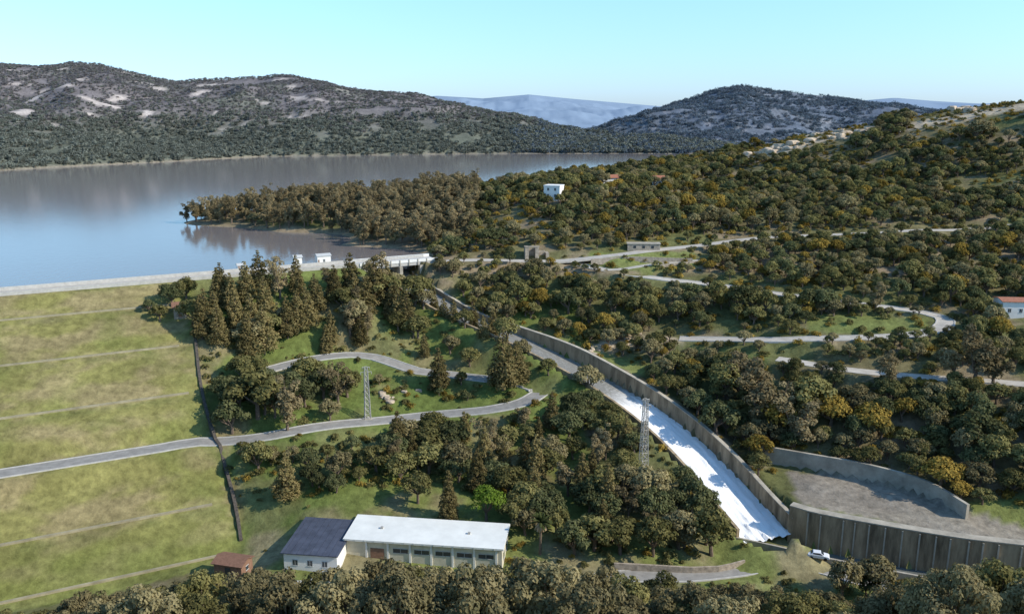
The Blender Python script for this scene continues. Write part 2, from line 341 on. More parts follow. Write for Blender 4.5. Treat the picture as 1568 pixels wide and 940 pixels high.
cB=mixc(np.tile(np.array([.12,.145,.185]),(len(fx),1)),(.16,.18,.21),smooth(.4,.6,nA));cB=mixc(cB,(.3,.29,.3),smooth(.69,.74,nR)*.5)  # blue cast of this peak is haze put into its colour
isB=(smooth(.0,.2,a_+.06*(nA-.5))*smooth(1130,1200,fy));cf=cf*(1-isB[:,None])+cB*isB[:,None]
cf=mixc(cf,(.10,.12,.115),(smooth(-.02,.03,a_)*((fy>1030)&(fy<1150))).astype(float))
cf=mixc(cf,(.24,.315,.41),smooth(1900,2400,fy));cf=mixc(cf,(.26,.22,.17),smooth(2.5,.5,hz)*(fy<1200)*.8)  # painted haze: ground goes blue with distance; then brown shore strip
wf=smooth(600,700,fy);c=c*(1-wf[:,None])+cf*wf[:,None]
ca=me.color_attributes.new('Col','FLOAT_COLOR','POINT');ca.data.foreach_set('color',np.c_[np.clip(c,0,1),np.ones(len(c))].ravel())
ter=bpy.data.objects.new('ground_terrain',me);scene.collection.objects.link(ter)
m,nt,b=nmat('terrain_ground');N=nt.nodes;L=nt.links;b.inputs['Roughness'].default_value=.95;b.inputs['Specular IOR Level'].default_value=.05
at=N.new('ShaderNodeAttribute');at.attribute_name='Col';tc=N.new('ShaderNodeTexCoord')
def noi(sc,d=5):
    n=N.new('ShaderNodeTexNoise');n.inputs['Scale'].default_value=sc;n.inputs['Detail'].default_value=d;n.inputs['Roughness'].default_value=.7;L.new(tc.outputs['Object'],n.inputs['Vector']);return n
def mr(n,a,bb,lo,hi):
    r=N.new('ShaderNodeMapRange');r.inputs[1].default_value=a;r.inputs[2].default_value=bb;r.inputs[3].default_value=lo;r.inputs[4].default_value=hi;L.new(n.outputs[0],r.inputs[0]);return r
na=noi(.55,7);nb=noi(.07,7)
mu=N.new('ShaderNodeMath');mu.operation='MULTIPLY';L.new(mr(na,.3,.7,.6,1.38).outputs[0],mu.inputs[0]);L.new(mr(nb,.3,.7,.72,1.25).outputs[0],mu.inputs[1])
vm=N.new('ShaderNodeVectorMath');vm.operation='SCALE';L.new(at.outputs['Color'],vm.inputs[0]);L.new(mu.outputs[0],vm.inputs['Scale']);L.new(vm.outputs[0],b.inputs['Base Color'])
bp=N.new('ShaderNodeBump');bp.inputs['Strength'].default_value=.6;bp.inputs['Distance'].default_value=.5;L.new(na.outputs[0],bp.inputs['Height']);L.new(bp.outputs[0],b.inputs['Normal'])
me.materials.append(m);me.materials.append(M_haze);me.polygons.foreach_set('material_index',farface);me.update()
# ------------------------------------------------------------ lake
lk=[W(-700,-6),W(117,-6),(-15,285),(0,312),(40,400),(130,620),(900,1000),(1500,1260),(-2200,1260),(-2200,0)]
m,nt,b=nmat('lake_water');N=nt.nodes;L=nt.links
b.inputs['Roughness'].default_value=.1;b.inputs['IOR'].default_value=1.33
tc=N.new('ShaderNodeTexCoord');mp=N.new('ShaderNodeMapping');mp.inputs['Scale'].default_value=(1,.45,1);L.new(tc.outputs['Object'],mp.inputs[0])
n=N.new('ShaderNodeTexNoise');n.inputs['Scale'].default_value=.6;n.inputs['Detail'].default_value=4;L.new(mp.outputs[0],n.inputs[0])
bp=N.new('ShaderNodeBump');bp.inputs['Strength'].default_value=.3;bp.inputs['Distance'].default_value=.12;L.new(n.outputs[0],bp.inputs['Height']);L.new(bp.outputs[0],b.inputs['Normal'])
n2_=N.new('ShaderNodeTexNoise');n2_.inputs['Scale'].default_value=.006;n2_.inputs['Detail'].default_value=3;L.new(mp.outputs[0],n2_.inputs[0])
mx=N.new('ShaderNodeMix');mx.data_type='RGBA';mx.inputs[6].default_value=(.17,.15,.145,1);mx.inputs[7].default_value=(.22,.195,.18,1);L.new(n2_.outputs[0],mx.inputs[0]);L.new(mx.outputs[2],b.inputs['Base Color'])
add('lake_water',[(*p,0) for p in lk],[tuple(range(len(lk)))],m)
# ------------------------------------------------------------ roads
def road(name,pl,hw,m,kerbs=True,km=None):
    e=empty(name,(0,0,0));ribbon('surface',pl,hw,m,.10,e)
    if kerbs:
        for sg in (1,-1): ribbon('kerb_%s'%('a' if sg>0 else 'b'),pl,.16,km or M_kerb,.23,e,.4,off=sg*(hw+.16))
    return e
road('crest_road',crest,3.4,M_track);road('dam_road',mid,2.3,M_asph);road('hill_road',r_up,2.3,M_track,False);road('hill_road',r_mid,2.2,M_track,True)
road('hill_road',r_low,2.2,M_track,False);road('service_road',r_srv,2.0,M_asph);road('dirt_track',r_pk,1.3,M_track,False)
for off in (-3.9,3.9):
    wall('parapet_wall',crest,.35,np.full(len(crest),3.95),np.full(len(crest),2.5),M_kerb,off)
for qb in BERM:
    pl=np.array([[*W(s,qb),3-qb/2] for s in np.arange(-230,SG-1,3)]);ribbon('berm_drain',pl,.42,M_berm,.14,None,.5)
gp=np.array([(*W(SG+.3+.8*math.sin(q*.11),q),3-q/2) for q in np.arange(18,84,2.0)]);hh=Hf(gp[:,0],gp[:,1]);gp[:,2]=hh
wall('abutment_drain',gp,.7,np.maximum(hh,3-np.arange(18,84,2.0)/2)+.45,hh-1,M_dark)
# ------------------------------------------------------------ spillway
sp=empty('spillway',(0,0,0))
v=[];f=[];foam=[]
spd=resample(spill,.6);nrm=perp(spd);K=31
for i in range(len(spd)):
    o=HW-2*HW*np.arange(K)/(K-1);px=spd[i,0]+nrm[i,0]*o;py=spd[i,1]+nrm[i,1]*o
    fr=i/len(spd)+.03*(fbm(o,np.full(K,i*.05),2.,3,8)-.5)*2;fo=smooth(.57,.68,fr)
    nz=fbm(o*1.5,np.full(K,i*.6*.3),1.0,4,4);zz=spd[i,2]+.12+fo*.7*nz*nz*(1+1.3*(fr>.94))
    for k in range(K): v.append((px[k],py[k],zz[k]));foam.append(float(fo[k]*(.75+.6*nz[k])))
for i in range(len(spd)-1):
    for k in range(K-1):a=i*K+k;f.append((a,a+K,a+K+1,a+1))
m,nt,b=nmat('spillway_water');N=nt.nodes;L=nt.links
at=N.new('ShaderNodeAttribute');at.attribute_name='foam';tc=N.new('ShaderNodeTexCoord');n=N.new('ShaderNodeTexNoise');n.inputs['Scale'].default_value=1.2;n.inputs['Detail'].default_value=8;n.inputs['Roughness'].default_value=.7;L.new(tc.outputs['Object'],n.inputs[0])
ad=N.new('ShaderNodeMath');ad.operation='MULTIPLY_ADD';ad.inputs[1].default_value=1.2;L.new(at.outputs['Fac'],ad.inputs[0]);L.new(n.outputs[0],ad.inputs[2])
r=N.new('ShaderNodeMapRange');r.inputs[1].default_value=.5;r.inputs[2].default_value=1.6;L.new(ad.outputs[0],r.inputs[0])
mx=N.new('ShaderNodeMix');mx.data_type='RGBA';mx.inputs[6].default_value=(.2,.195,.175,1);mx.inputs[7].default_value=(.9,.9,.88,1);L.new(r.outputs[0],mx.inputs[0]);L.new(mx.outputs[2],b.inputs['Base Color']);b.inputs['Roughness'].default_value=.55
bp=N.new('ShaderNodeBump');bp.inputs['Strength'].default_value=.5;bp.inputs['Distance'].default_value=.3;L.new(n.outputs[0],bp.inputs['Height']);L.new(bp.outputs[0],b.inputs['Normal'])
o=add('white_water',v,f,m,sp,smoothf=True);fa=o.data.attributes.new('foam','FLOAT','POINT');fa.data.foreach_set('value',foam)
st=spill[4:];wh=wallh(st[:,1]);wall('wall_right',st,.8,st[:,2]+wh,st[:,2]-1.5,M_concd,HW+.4,sp);st2=spill[4:-1];wall('wall_left',st2,.7,st2[:,2]+2.6,st2[:,2]-1.5,M_concd,-HW-.35,sp)
wall('coping',st,1.0,st[:,2]+wh+.2,st[:,2]+wh+.002,M_conc,HW+.4,sp)
def zc(pl,z): return np.full(len(pl),float(z))
wall('retaining_wall',bw,1.8,zc(bw,-31.2),zc(bw,-41),M_concd,.5)
wall('retaining_wall_coping',bw,2.1,zc(bw,-30.95),zc(bw,-31.198),M_conc,.5)
n_=perp(bw);but=empty('wall_buttresses',(0,0,0))
for i in range(1,len(bw)-1,1):
    c_=bw[i,:2]-n_[i]*.55;ang=math.atan2(n_[i][1],n_[i][0]);o=box('buttress',but,-.2,.2,-.14,.14,-40.5,-31.5,M_conc);o.location=(c_[0],c_[1],0);o.rotation_euler=(0,0,ang)
wall('fan_wall',fanw,.7,fanw[:,2]+1.0,zc(fanw,-33),M_conc)
lw=resample([(46.5,163.6,0),(54.5,159.6,0),(64,154.4,0),(83,146.3,0),(96,142.7,0),(123,136,0)],2.5);wall('channel_wall',lw,.5,zc(lw,-37.0),zc(lw,-41),M_conc)
pw=resample([(53,162.5,-39.4),(58,160.6,-39.4),(66.2,157.0,-39.4),(84.4,149.4,-39.4),(97,146,-39.4),(124,139.5,-39.4)],3)
M_dw=mat('channel_water',(.14,.15,.14),.1,.3,.5,.2,spec=.5);ribbon('outlet_water',pw,3.4,M_dw,0,None,.1)
# ------------------------------------------------------------ bridge
br=empty('spillway_bridge',(*W(109,-4),3),math.atan2(AX[1],AX[0]))
box('deck',br,-13,13,-4.2,4.2,-.9,.12,M_kerb)
multibox('parapets',br,[(-13,13,-4.35,-4.05,.1,1.0),(-13,13,4.05,4.35,.1,1.0)],M_white)
multibox('piers',br,[(-13.2,-6.4,-5,5,-6,-.9),(6.4,13.2,-5,5,-6,-.9),(-.5,.5,-5.5,5.2,-6,-.9)],M_conc)
multibox('posts',br,[(x-.15,x+.15,-4.5,-4.36,-.9,1.1) for x in range(-12,13,3)],M_conc)
# ------------------------------------------------------------ buildings
def windows(par,face,x0,x1,y,z0,w,h,n,name='windows'):
    g=[];fr=[];
    for i in range(n):
        c=x0+(x1-x0)*(i+.5)/n
        if face=='f': g.append((c-w/2,c+w/2,y-.03,y+.02,z0,z0+h));fr+= [(c-w/2-.1,c+w/2+.1,y-.08,y-.001,z0-.12,z0-.002),(c-w/2-.1,c+w/2+.1,y-.08,y-.001,z0+h+.002,z0+h+.1),(c-.04,c+.04,y-.06,y-.035,z0,z0+h)]
        else: g.append((y-.02,y+.03,c-w/2,c+w/2,z0,z0+h));fr+= [(y+.001,y+.08,c-w/2-.1,c+w/2+.1,z0-.12,z0-.002),(y+.001,y+.08,c-w/2-.1,c+w/2+.1,z0+h+.002,z0+h+.1)]
    multibox(name,par,g,M_glass);multibox(name+'_frames',par,fr,M_frame)
def gable(name,par,x0,x1,y0,y1,z,rise,m,ov=.4):
    x0-=ov;x1+=ov;y0-=ov;y1+=ov;c=(y0+y1)/2;t=.15
    v=[(x0,y0,z),(x1,y0,z),(x1,c,z+rise),(x0,c,z+rise),(x0,y1,z),(x1,y1,z)]
    v+=[(a,b_,c_+t) for a,b_,c_ in v]
    f=[(0,1,2,3)[::-1],(3,2,5,4)[::-1],(6,7,8,9),(9,8,11,10),(0,1,7,6),(4,10,11,5),(0,6,9,3),(3,9,10,4),(1,2,8,7),(2,5,11,8)]
    return add(name,v,f,m,par)
g0=-38.
ang=math.atan2(-4.1,31.2)
B=empty('operations_building',(-33.2,155.5,g0),ang)
box('hall_walls',B,0,31.5,0,8.8,-.5,4.7,M_cream)
add('hall_roof',[(-.4,-.6,4.72),(31.9,-.6,4.72),(31.9,9.2,5.15),(-.4,9.2,5.15),(-.4,-.6,5.1),(31.9,-.6,5.1),(31.9,9.2,5.55),(-.4,9.2,5.55)],BF,M_roofw,B)
multibox('roof_seams',B,[(x-.03,x+.03,-.66,-.602,4.75,5.12) for x in range(0,32,2)],M_frame)
windows(B,'f',9,30.5,0,2.5,3.0,.9,5);windows(B,'s',1,8,31.5,1.4,1.6,1.6,2,'end_windows')
multibox('pilasters',B,[(x-.2,x+.2,-.18,-.002,-.4,4.6) for x in (4.2,8.6,13.1,17.4,21.7,26,30.4)],M_white)
box('roller_door',B,5,7.8,-.1,-.003,0,3.2,M_brick)
box('wing_walls',B,-10.8,-.002,-5.6,7.5,-.5,4.0,M_white)
add('wing_roof',[(-11.3,-6,4.02),(.3,-6,4.02),(.3,7.8,4.75),(-11.3,7.8,4.75),(-11.3,-6,4.2),(.3,-6,4.2),(.3,7.8,4.95),(-11.3,7.8,4.95)],BF,M_roofd,B)
v=[];f=[]
for x in np.arange(-10.5,0,1.3):
    k=len(v);v+=[(x-.04,-6,4.2),(x+.04,-6,4.2),(x+.04,7.8,4.95),(x-.04,7.8,4.95),(x-.04,-6,4.26),(x+.04,-6,4.26),(x+.04,7.8,5.01),(x-.04,7.8,5.01)];f+=[tuple(i+k for i in q) for q in BF]
add('roof_ribs',v,f,M_roofd,B)
windows(B,'f',-10,-1,-5.6,1.6,1.0,1.1,3,'wing_windows')
multibox('wing_side_windows',B,[(-10.84,-10.79,-3+3.4*i,-1.4+3.4*i,1.2,2.6) for i in range(3)],M_glass)
multibox('rooftop_vents',B,[(6,6.5,4,4.5,5.1,5.7),(24,24.5,4,4.5,5.1,5.7)],M_steel)
box('terrace_slab',B,-9,3,-11,-5.7,-.4,.15,M_kerb)
multibox('terrace_wall',B,[(-9,3,-11.3,-11.01,-.4,1.0),(3.01,3.3,-11.3,-5.7,-.4,1.0)],M_white)
S=empty('brick_shed',(*Zp(358,873,-38)[:2],-38.3),-.25)
box('walls',S,-3,3,-2,2,-.3,2.5,M_brick);gable('roof',S,-3,3,-2,2,2.51,.8,M_brownroof);box('door',S,-.6,.6,-2.05,-2.002,0,2,M_glass);windows(S,'s',-1,1,3,1,.9,.8,1)
add('gable_end',[(-3,-2,2.5),(-3,2,2.5),(-3,0,3.25),(3,-2,2.5),(3,2,2.5),(3,0,3.25)],[(0,2,1),(3,4,5)],M_brick,S)
def hz1(x,y): return float(Hf([x],[y])[0])
def house(name,u,v,w,d,h,rot,wm,rm,rise=1.2,n=3,flat=False,yr=None,st=1):
    x,y,_=hit(u,v,yr);z=hz1(x,y);e=empty(name,(x,y,z),rot);box('walls',e,-w/2,w/2,-d/2,d/2,-2.5,h,wm)
    if flat: multibox('roof_parapet',e,[(-w/2-.15,w/2+.15,-d/2-.15,d/2+.15,h+.002,h+.4)],rm)
    else:
        gable('roof',e,-w/2,w/2,-d/2,d/2,h+.01,rise,rm)
        add('gable_ends',[(-w/2,-d/2,h),(-w/2,d/2,h),(-w/2,0,h+rise*.85),(w/2,-d/2,h),(w/2,d/2,h),(w/2,0,h+rise*.85)],[(0,2,1),(3,4,5)],wm,e)
    for k in range(st): windows(e,'f',-w/2+.4,w/2-.4,-d/2,.9+2.5*k,.8,1.0,n,'windows_%d'%k)
    box('door',e,-.45,.45,-d/2-.05,-d/2-.002,-.1,.85,M_brick)
    EX.append((x,y,max(w,d)*.7));EX.append((x,y-7,max(w,d)*.55));return e
EX=[(-18,160,17),(-38,156,12),(*Zp(358,873,-38)[:2],5)]
house('white_house',848,304,6.6,6,5.0,-.35,M_white,M_white,flat=True,n=2,st=2)
house('red_roof_house',932,284,7,5,3.2,.2,M_white,M_tile)
house('red_roof_house',1008,285,4.5,4.5,3.2,.1,M_white,M_tile,n=1)
house('long_white_building',1572,480,16,6,3.8,-.1,M_white,M_tile,rise=.6,n=5);EX.append((EX[-1][0]-4,EX[-1][1]-7,9))
house('stone_hut',276,484,3.2,3,2.4,.4,M_stone,M_brownroof,n=1)
for nm,s,q,w,d,h in (('gate_house',87,-9.5,4.2,3.2,2.9),('gate_house',79,-9.5,2.4,2.4,3.0),('crest_shelter',62,-9.3,2.2,2,1.8)):
    x,y=W(s,q);e=empty(nm,(x,y,2.9),math.atan2(AX[1],AX[0]));box('walls',e,-w/2,w/2,-d/2,d/2,-2,h,M_white);gable('roof',e,-w/2,w/2,-d/2,d/2,h+.01,.5,M_frame,.25);windows(e,'f',-w/2+.2,w/2-.2,-d/2,1,.6,.9,1);box('door',e,-w/2+.2,-w/2+.6,-d/2-.04,-d/2-.002,0,1.9,M_brick)
x,y,z=hit(822,392);e=empty('stone_portal',(x,y,hz1(x,y)),.1)
multibox('walls',e,[(-4,-2.8,-1,3,-2,4.2),(-.6,.6,-1,3,-2,3.9),(3,4,-1,3,-2,2.2),(-2.8,-.6,1.8,2.6,-2,3.4),(.6,3,1.8,2.6,-2,2.6)],M_stone);multibox('lintel',e,[(-4.1,.7,-1.1,-.2,4.202,4.6)],M_stone);EX.append((x,y,6))
x,y,z=hit(985,380);e=empty('concrete_tank',(x,y,hz1(x,y)),-.05);box('walls',e,-5.5,5.5,-1.8,1.8,-1.5,2.2,M_stone);box('cap',e,-5.7,5.7,-2,2,2.202,2.4,M_conc);multibox('openings',e,[(-3.5+3*i,-2.6+3*i,-1.85,-1.802,.8,1.6) for i in range(3)],M_glass);EX.append((x,y,6))
for L in ([(905,405),(960,398),(1060,402)],[(1010,412),(1070,404)]):
    pl=mkroad([hit(u,v)[:2] for u,v in L]);wall('roadside_wall',pl,.4,pl[:,2]+1.2,pl[:,2]-.8,M_stone)
pl=mkroad([Zp(u,v,-38)[:2] for u,v in ((940,870),(1000,872),(1060,874),(1100,872),(1140,862))]);wall('garden_wall',pl,.4,pl[:,2]+1.1,pl[:,2]-.8,M_stone)
# ------------------------------------------------------------ rock outcrops on the ridge
def rocks(name,L,n,smin,smax,spread):
    pl=resample([(*hit(u,v)[:2],0) for u,v in L],2);V=[];Fc=[];bm0=bmesh.new();bmesh.ops.create_icosphere(bm0,subdivisions=2,radius=1);bv=np.array([v.co[:] for v in bm0.verts]);bf=[[q.index for q in f_.verts] for f_ in bm0.faces];bm0.free()
    for i in range(n):
        p=pl[rng.integers(len(pl))][:2]+rng.normal(size=2)*spread;z=hz1(*p);s=rng.uniform(smin,smax)*rng.uniform(.5,1)
        d=1+.55*(fbm(bv[:,0]*1.3+i*3.1+bv[:,2],bv[:,1]*1.3-i*1.7,1.,3,5)-.5)*2;w=bv*d[:,None];w=np.clip(w,-.78,.78)*s*np.array([rng.uniform(.9,1.6),rng.uniform(.7,1.2),rng.uniform(.5,.9)])
        a=rng.uniform(0,3.14);w=np.c_[w[:,0]*math.cos(a)-w[:,1]*math.sin(a),w[:,0]*math.sin(a)+w[:,1]*math.cos(a),w[:,2]];k=len(V);V+=list(w+np.array([p[0],p[1],z+s*.15]));Fc+=[tuple(j+k for j in q) for q in bf]
    add(name,V,Fc,M_rock)
for L,n,a,b_,sp_ in (([(1140,240),(1200,228),(1260,212),(1340,196)],70,1.2,3.8,3),([(1400,190),(1460,178),(1530,160),(1600,155)],90,1.4,4.8,3.5),([(795,268),(850,262)],16,.9,2.2,2),([(1230,212),(1290,203)],14,1.5,3,2),([(905,540),(960,518),(1020,530)],26,.6,1.6,1.8),([(590,610),(640,605)],14,.5,1.2,1.5)):
    rocks('rock_outcrop',L,n,a,b_,sp_)
# ------------------------------------------------------------ lattice towers
def tube(V,Fc,p0,p1,r0,r1,n=6):
    p0=np.array(p0,float);p1=np.array(p1,float);d=p1-p0;l=np.linalg.norm(d)
    if l<1e-6:return
    d/=l;a=np.cross(d,[0,0,1.]) if abs(d[2])<.95 else np.cross(d,[1.,0,0]);a/=np.linalg.norm(a);b=np.cross(d,a);k=len(V)
    for i in range(n):
        t=2*math.pi*i/n;o=a*math.cos(t)+b*math.sin(t);V.append(p0+o*r0);V.append(p1+o*r1)
    for i in range(n):
        j=(i+1)%n;Fc.append((k+2*i,k+2*j,k+2*j+1,k+2*i+1))
def pylon(u,v,h,w0,w1):
    x,y,_=hit(u,v);z=hz1(x,y);V=[];Fc=[];n=9
    def cn(t,i): w=(w0*(1-t)+w1*t);return (w*(1,-1,-1,1)[i],w*(1,1,-1,-1)[i],h*t)
    for k in range(n):
        t0=k/n;t1=(k+1)/n
        for i in range(4):
            j=(i+1)%4;tube(V,Fc,cn(t0,i),cn(t1,i),.1,.1,4);tube(V,Fc,cn(t0,i),cn(t1,j),.045,.045,4);tube(V,Fc,cn(t0,j),cn(t1,i),.045,.045,4);tube(V,Fc,cn(t1,i),cn(t1,j),.05,.05,4)
    for zz,wd in ((h*.9,1.3),(h*.99,.9)):
        for sg in (1,-1): tube(V,Fc,(sg*.3,.2,zz),(sg*wd,0,zz+.1),.05,.05,4);tube(V,Fc,(sg*.3,-.2,zz),(sg*wd,0,zz+.1),.05,.05,4);tube(V,Fc,(sg*wd,0,zz+.1),(sg*wd,0,zz-.6),.08,.08,5)
    e=empty('lattice_pylon',(x,y,z),.3);add('steel_lattice',V,Fc,M_steel,e);box('footing',e,-w0-.3,w0+.3,-w0-.3,w0+.3,-1,.2,M_conc);EX.append((x,y,4.0));EX.append((x-.1*y/200,y-5,3.2))
pylon(563,638,13.5,.72,.36);pylon(985,716,16.5,.85,.4)
# ------------------------------------------------------------ car
def car(x,y,z,rot):
    e=empty('parked_car',(x,y,z),rot)
    pr=[(-2.1,.35),(-2.12,.75),(-1.95,.95),(-1.5,1.02),(-1.0,1.42),(.35,1.45),(1.05,.98),(1.85,.85),(2.1,.65),(2.1,.35)]
    V=[];Fc=[];n=len(pr)
    for sg in (-1,1):
        for a,b_ in pr:V.append((a,sg*(.86 if b_<1.1 else .66),b_))
    Fc.append(tuple(range(n)));Fc.append(tuple(range(2*n-1,n-1,-1)))
    for i in range(n):j=(i+1)%n;Fc.append((i,i+n,j+n,j))
    o=add('body',V,Fc,M_car,e);bm=bmesh.new();bm.from_mesh(o.data);bmesh.ops.recalc_face_normals(bm,faces=bm.faces);bm.to_mesh(o.data);bm.free()
    md=o.modifiers.new('bevel','BEVEL');md.width=.06;md.segments=2
    gl=[];gf=[]
    for sg in (-1,1):
        k=len(gl);gl+=[(-1.3,sg*.84,1.06),(.85,sg*.84,1.06),(.3,sg*.71,1.38),(-.95,sg*.71,1.38)];gf.append((k,k+1,k+2,k+3))
    k=len(gl);gl+=[(1.0,-.66,1.07),(1.0,.66,1.07),(.48,.6,1.42),(.48,-.6,1.42)];gf.append((k,k+1,k+2,k+3))
    k=len(gl);gl+=[(-1.48,-.66,1.1),(-1.48,.66,1.1),(-1.12,.6,1.4),(-1.12,-.6,1.4)];gf.append((k,k+1,k+2,k+3))
    add('windows',gl,gf,M_glass,e)
    V=[];Fc=[]
    for a in (-1.3,1.3):
        for sg in (-1,1):
            k=len(V);tube(V,Fc,(a,sg*.68,.33),(a,sg*.9,.33),.33,.33,16);Fc.append(tuple(k+2*i+1 for i in range(16)));Fc.append(tuple(k+2*i for i in range(16)))
    add('wheels',V,Fc,M_rub,e)
x,y=Zp(1252,862,-38)[:2];car(x,y,hz1(x,y)+.14,-.3)
EX.append((x,y-3,6))
px_,py_,_=hit(827,850);EX.append((px_,py_,3.5));EX.append((px_,py_-6,4))
# ------------------------------------------------------------ trees
def sph(n):
    v=rng.normal(size=(n,3));return v/np.linalg.norm(v,axis=1)[:,None]
def tree(name,kind,leaf,nleaf,ls,seed):
    global rng
    rng=np.random.default_rng(seed);R=lambda a,b:rng.uniform(a,b)
    V=[];Fc=[];C=[]
    if kind=='oak':
        tr=R(1.2,1.9);lean=(R(-.4,.4),R(-.4,.4));asym=R(.75,1.15)
        for i in range(30):
            d=sph(1)[0];d[2]=abs(d[2])*1.1-.35;r=R(.45,1)**.5
            c=np.array([d[0]*2.7*r*asym,d[1]*2.7*r,3.9+d[2]*2.3*r]);C.append((c,R(.6,1.35)))
        tube(V,Fc,(0,0,-.8),(lean[0],lean[1],tr),.34,.24,7)
        for c,r in C[::3]:
            m_=np.array([lean[0],lean[1],tr])*.5+c*.5+np.array([0,0,-.2]);tube(V,Fc,(lean[0],lean[1],tr-.1),m_,.17,.1,5);tube(V,Fc,m_,c,.1,.03,5)
    elif kind=='bigoak':
        tr=R(1.2,2.0);lean=(R(-.5,.5),R(-.5,.5));asym=R(.8,1.15)
        for i in range(70):
            d=sph(1)[0];d[2]=abs(d[2])*1.15-.35;r=R(.35,1)**.5*R(.85,1.12)
            c=np.array([d[0]*2.9*r*asym,d[1]*2.9*r,3.8+d[2]*2.6*r]);C.append((c,R(.3,.85)))
        tube(V,Fc,(0,0,-.8),(lean[0],lean[1],tr),.34,.24,8)
        for c,r in C[::3]:
            m_=np.array([lean[0],lean[1],tr])*.5+c*.5+np.array([0,0,-.2]);tube(V,Fc,(lean[0],lean[1],tr-.1),m_,.14,.08,5);tube(V,Fc,m_,c*1.03,.08,.02,5)
    elif kind=='pine':
        h=12.;n=13;wd=R(2.3,3.1)
        tube(V,Fc,(0,0,-.8),(0,0,h*.95),.26,.05,7)
        for k in range(n):
            t=k/(n-1);z=h*(.12+.86*t);Rr=wd*(1-t)**.75*(1 if t>.12 else .8)*R(.8,1.15)+.15;mm=max(2,int(3+6*(1-t)))
            ph=R(0,6)
            for j in range(mm):
                a=ph+6.283*j/mm+R(-.35,.35);rr=Rr*R(.5,.95);c=np.array([rr*math.cos(a),rr*math.sin(a),z+R(-.35,.35)-rr*.08]);C.append((c,.35+Rr*R(.2,.34)))
                if j%2==0:tube(V,Fc,(0,0,z-.2),c,.06,.02,4)
    elif kind=='euc':
        h=13.;tr=R(2,3.5);tube(V,Fc,(0,0,-.8),(R(-.3,.3),0,tr),.38,.3,7)
        for i in range(8):
            a=R(0,6.28);t=R(.4,1);top=np.array([math.cos(a)*R(1,3.6),math.sin(a)*R(1,3.6),h*t]);mid_=np.array([top[0]*.45,top[1]*.45,tr+(top[2]-tr)*.5])
            tube(V,Fc,(0,0,tr-.2),mid_,.22,.13,6);tube(V,Fc,mid_,top,.13,.03,5)
            for k in range(6):
                q=mid_+(top-mid_)*R(-.2,1.05)+sph(1)[0]*R(.4,1.4);C.append((q,R(.7,1.35)))
    elif kind=='bush':
        for i in range(11):
            a=R(0,6.28);r=R(0,1.3);C.append((np.array([r*math.cos(a),r*math.sin(a),R(.3,1.2)*(1-.3*r)]),R(.4,.8)))
        for i in range(4):tube(V,Fc,(0,0,-.3),C[i][0],.05,.02,4)
    elif kind=='far':
        for i in range(9):
            a=R(0,6.28);r=R(0,3.4);C.append((np.array([r*math.cos(a),r*math.sin(a),R(.6,2.8)]),R(1.,2.)))
        tube(V,Fc,(0,0,-1),(0,0,2),.3,.2,4)
    nb=len(Fc);w=np.array([r*r for _,r in C]);w/=w.sum();ci=rng.choice(len(C),nleaf,p=w);cen=np.array([c for c,_ in C])[ci];rad=np.array([r for _,r in C])[ci]
    d=sph(nleaf);fl=(d[:,2]<-.3)&(rng.random(nleaf)<.7);d[fl,2]*=-1
    pos=cen+d*(rad*rng.uniform(.55,1.12,nleaf)**.7)[:,None]*np.array([1,1,.8])
    nn=d+sph(nleaf)*.55+np.array([0,0,.25]);nn/=np.linalg.norm(nn,axis=1)[:,None]
    t=np.cross(nn,sph(nleaf));t/=np.linalg.norm(t,axis=1)[:,None]+1e-9;b=np.cross(nn,t);s=(ls*rng.uniform(.55,1.25,nleaf))[:,None]
    base=len(V);lv=np.stack([pos-t*s*.6,pos-b*s*.38+nn*s*.1,pos+t*s*.6,pos+b*s*.42],1).reshape(-1,3)
    allv=np.vstack([np.array(V).reshape(-1,3),lv]);me=bpy.data.meshes.new(name)
    lf=(base+np.arange(nleaf*4)).reshape(-1,4).tolist()
    me.from_pydata(allv.tolist(),[],Fc+[tuple(x) for x in lf]);me.materials.append(M_bark);me.materials.append(ML[leaf])
    mi=np.ones(len(me.polygons),np.int32);mi[:nb]=0;me.polygons.foreach_set('material_index',mi);me.update();return me
T={}
def fam(key,kind,leaf,n,ls,cnt,sd): T[key]=[tree(key,kind,leaf,n,ls,sd+i) for i in range(cnt)]
fam('oak_hi','bigoak','olive',9000,.21,3,100);fam('oak_hj','bigoak','oak',9000,.21,2,150);fam('oak','oak','oak',2000,.44,3,200);fam('oakdark','oak','dark',2000,.44,2,220);fam('oakolive','oak','olive',2000,.44,2,240)
fam('pine','pine','pine',4200,.42,4,300);fam('euc','euc','euc',3400,.45,4,400);fam('green','oak','green',2600,.38,1,500)
fam('bush','bush','gold',280,.36,2,600);fam('bushg','bush','oak',280,.36,2,620);fam('oakgold','oak','gold',1800,.42,1,640)
fam('far','far','far',75,1.15,3,700);fam('farp','far','farp',75,1.15,2,720);fam('farb','far','farb',75,1.15,2,740)
rng=np.random.default_rng(99)
def put(name,key,x,y,z,h,base,wx=1.0):
    me=random.choice(T[key]);o=bpy.data.objects.new(name,me);s=h/base;o.location=(x,y,z-.1);o.scale=(s*wx*random.uniform(.9,1.1),s*wx*random.uniform(.9,1.1),s);o.rotation_euler=(0,0,random.uniform(0,6.28));scene.collection.objects.link(o);return o
BASE={'oak_hi':6.6,'oak_hj':6.6,'oak':6.6,'oakdark':6.6,'oakolive':6.6,'oakgold':6.6,'green':6.6,'pine':12.3,'euc':13.5}
NAME={'oak_hi':'oak_tree','oak_hj':'oak_tree','oak':'oak_tree','oakdark':'oak_tree','oakolive':'olive_tree','oakgold':'acacia_tree','green':'poplar_tree','pine':'pine_tree','euc':'eucalyptus_tree'}
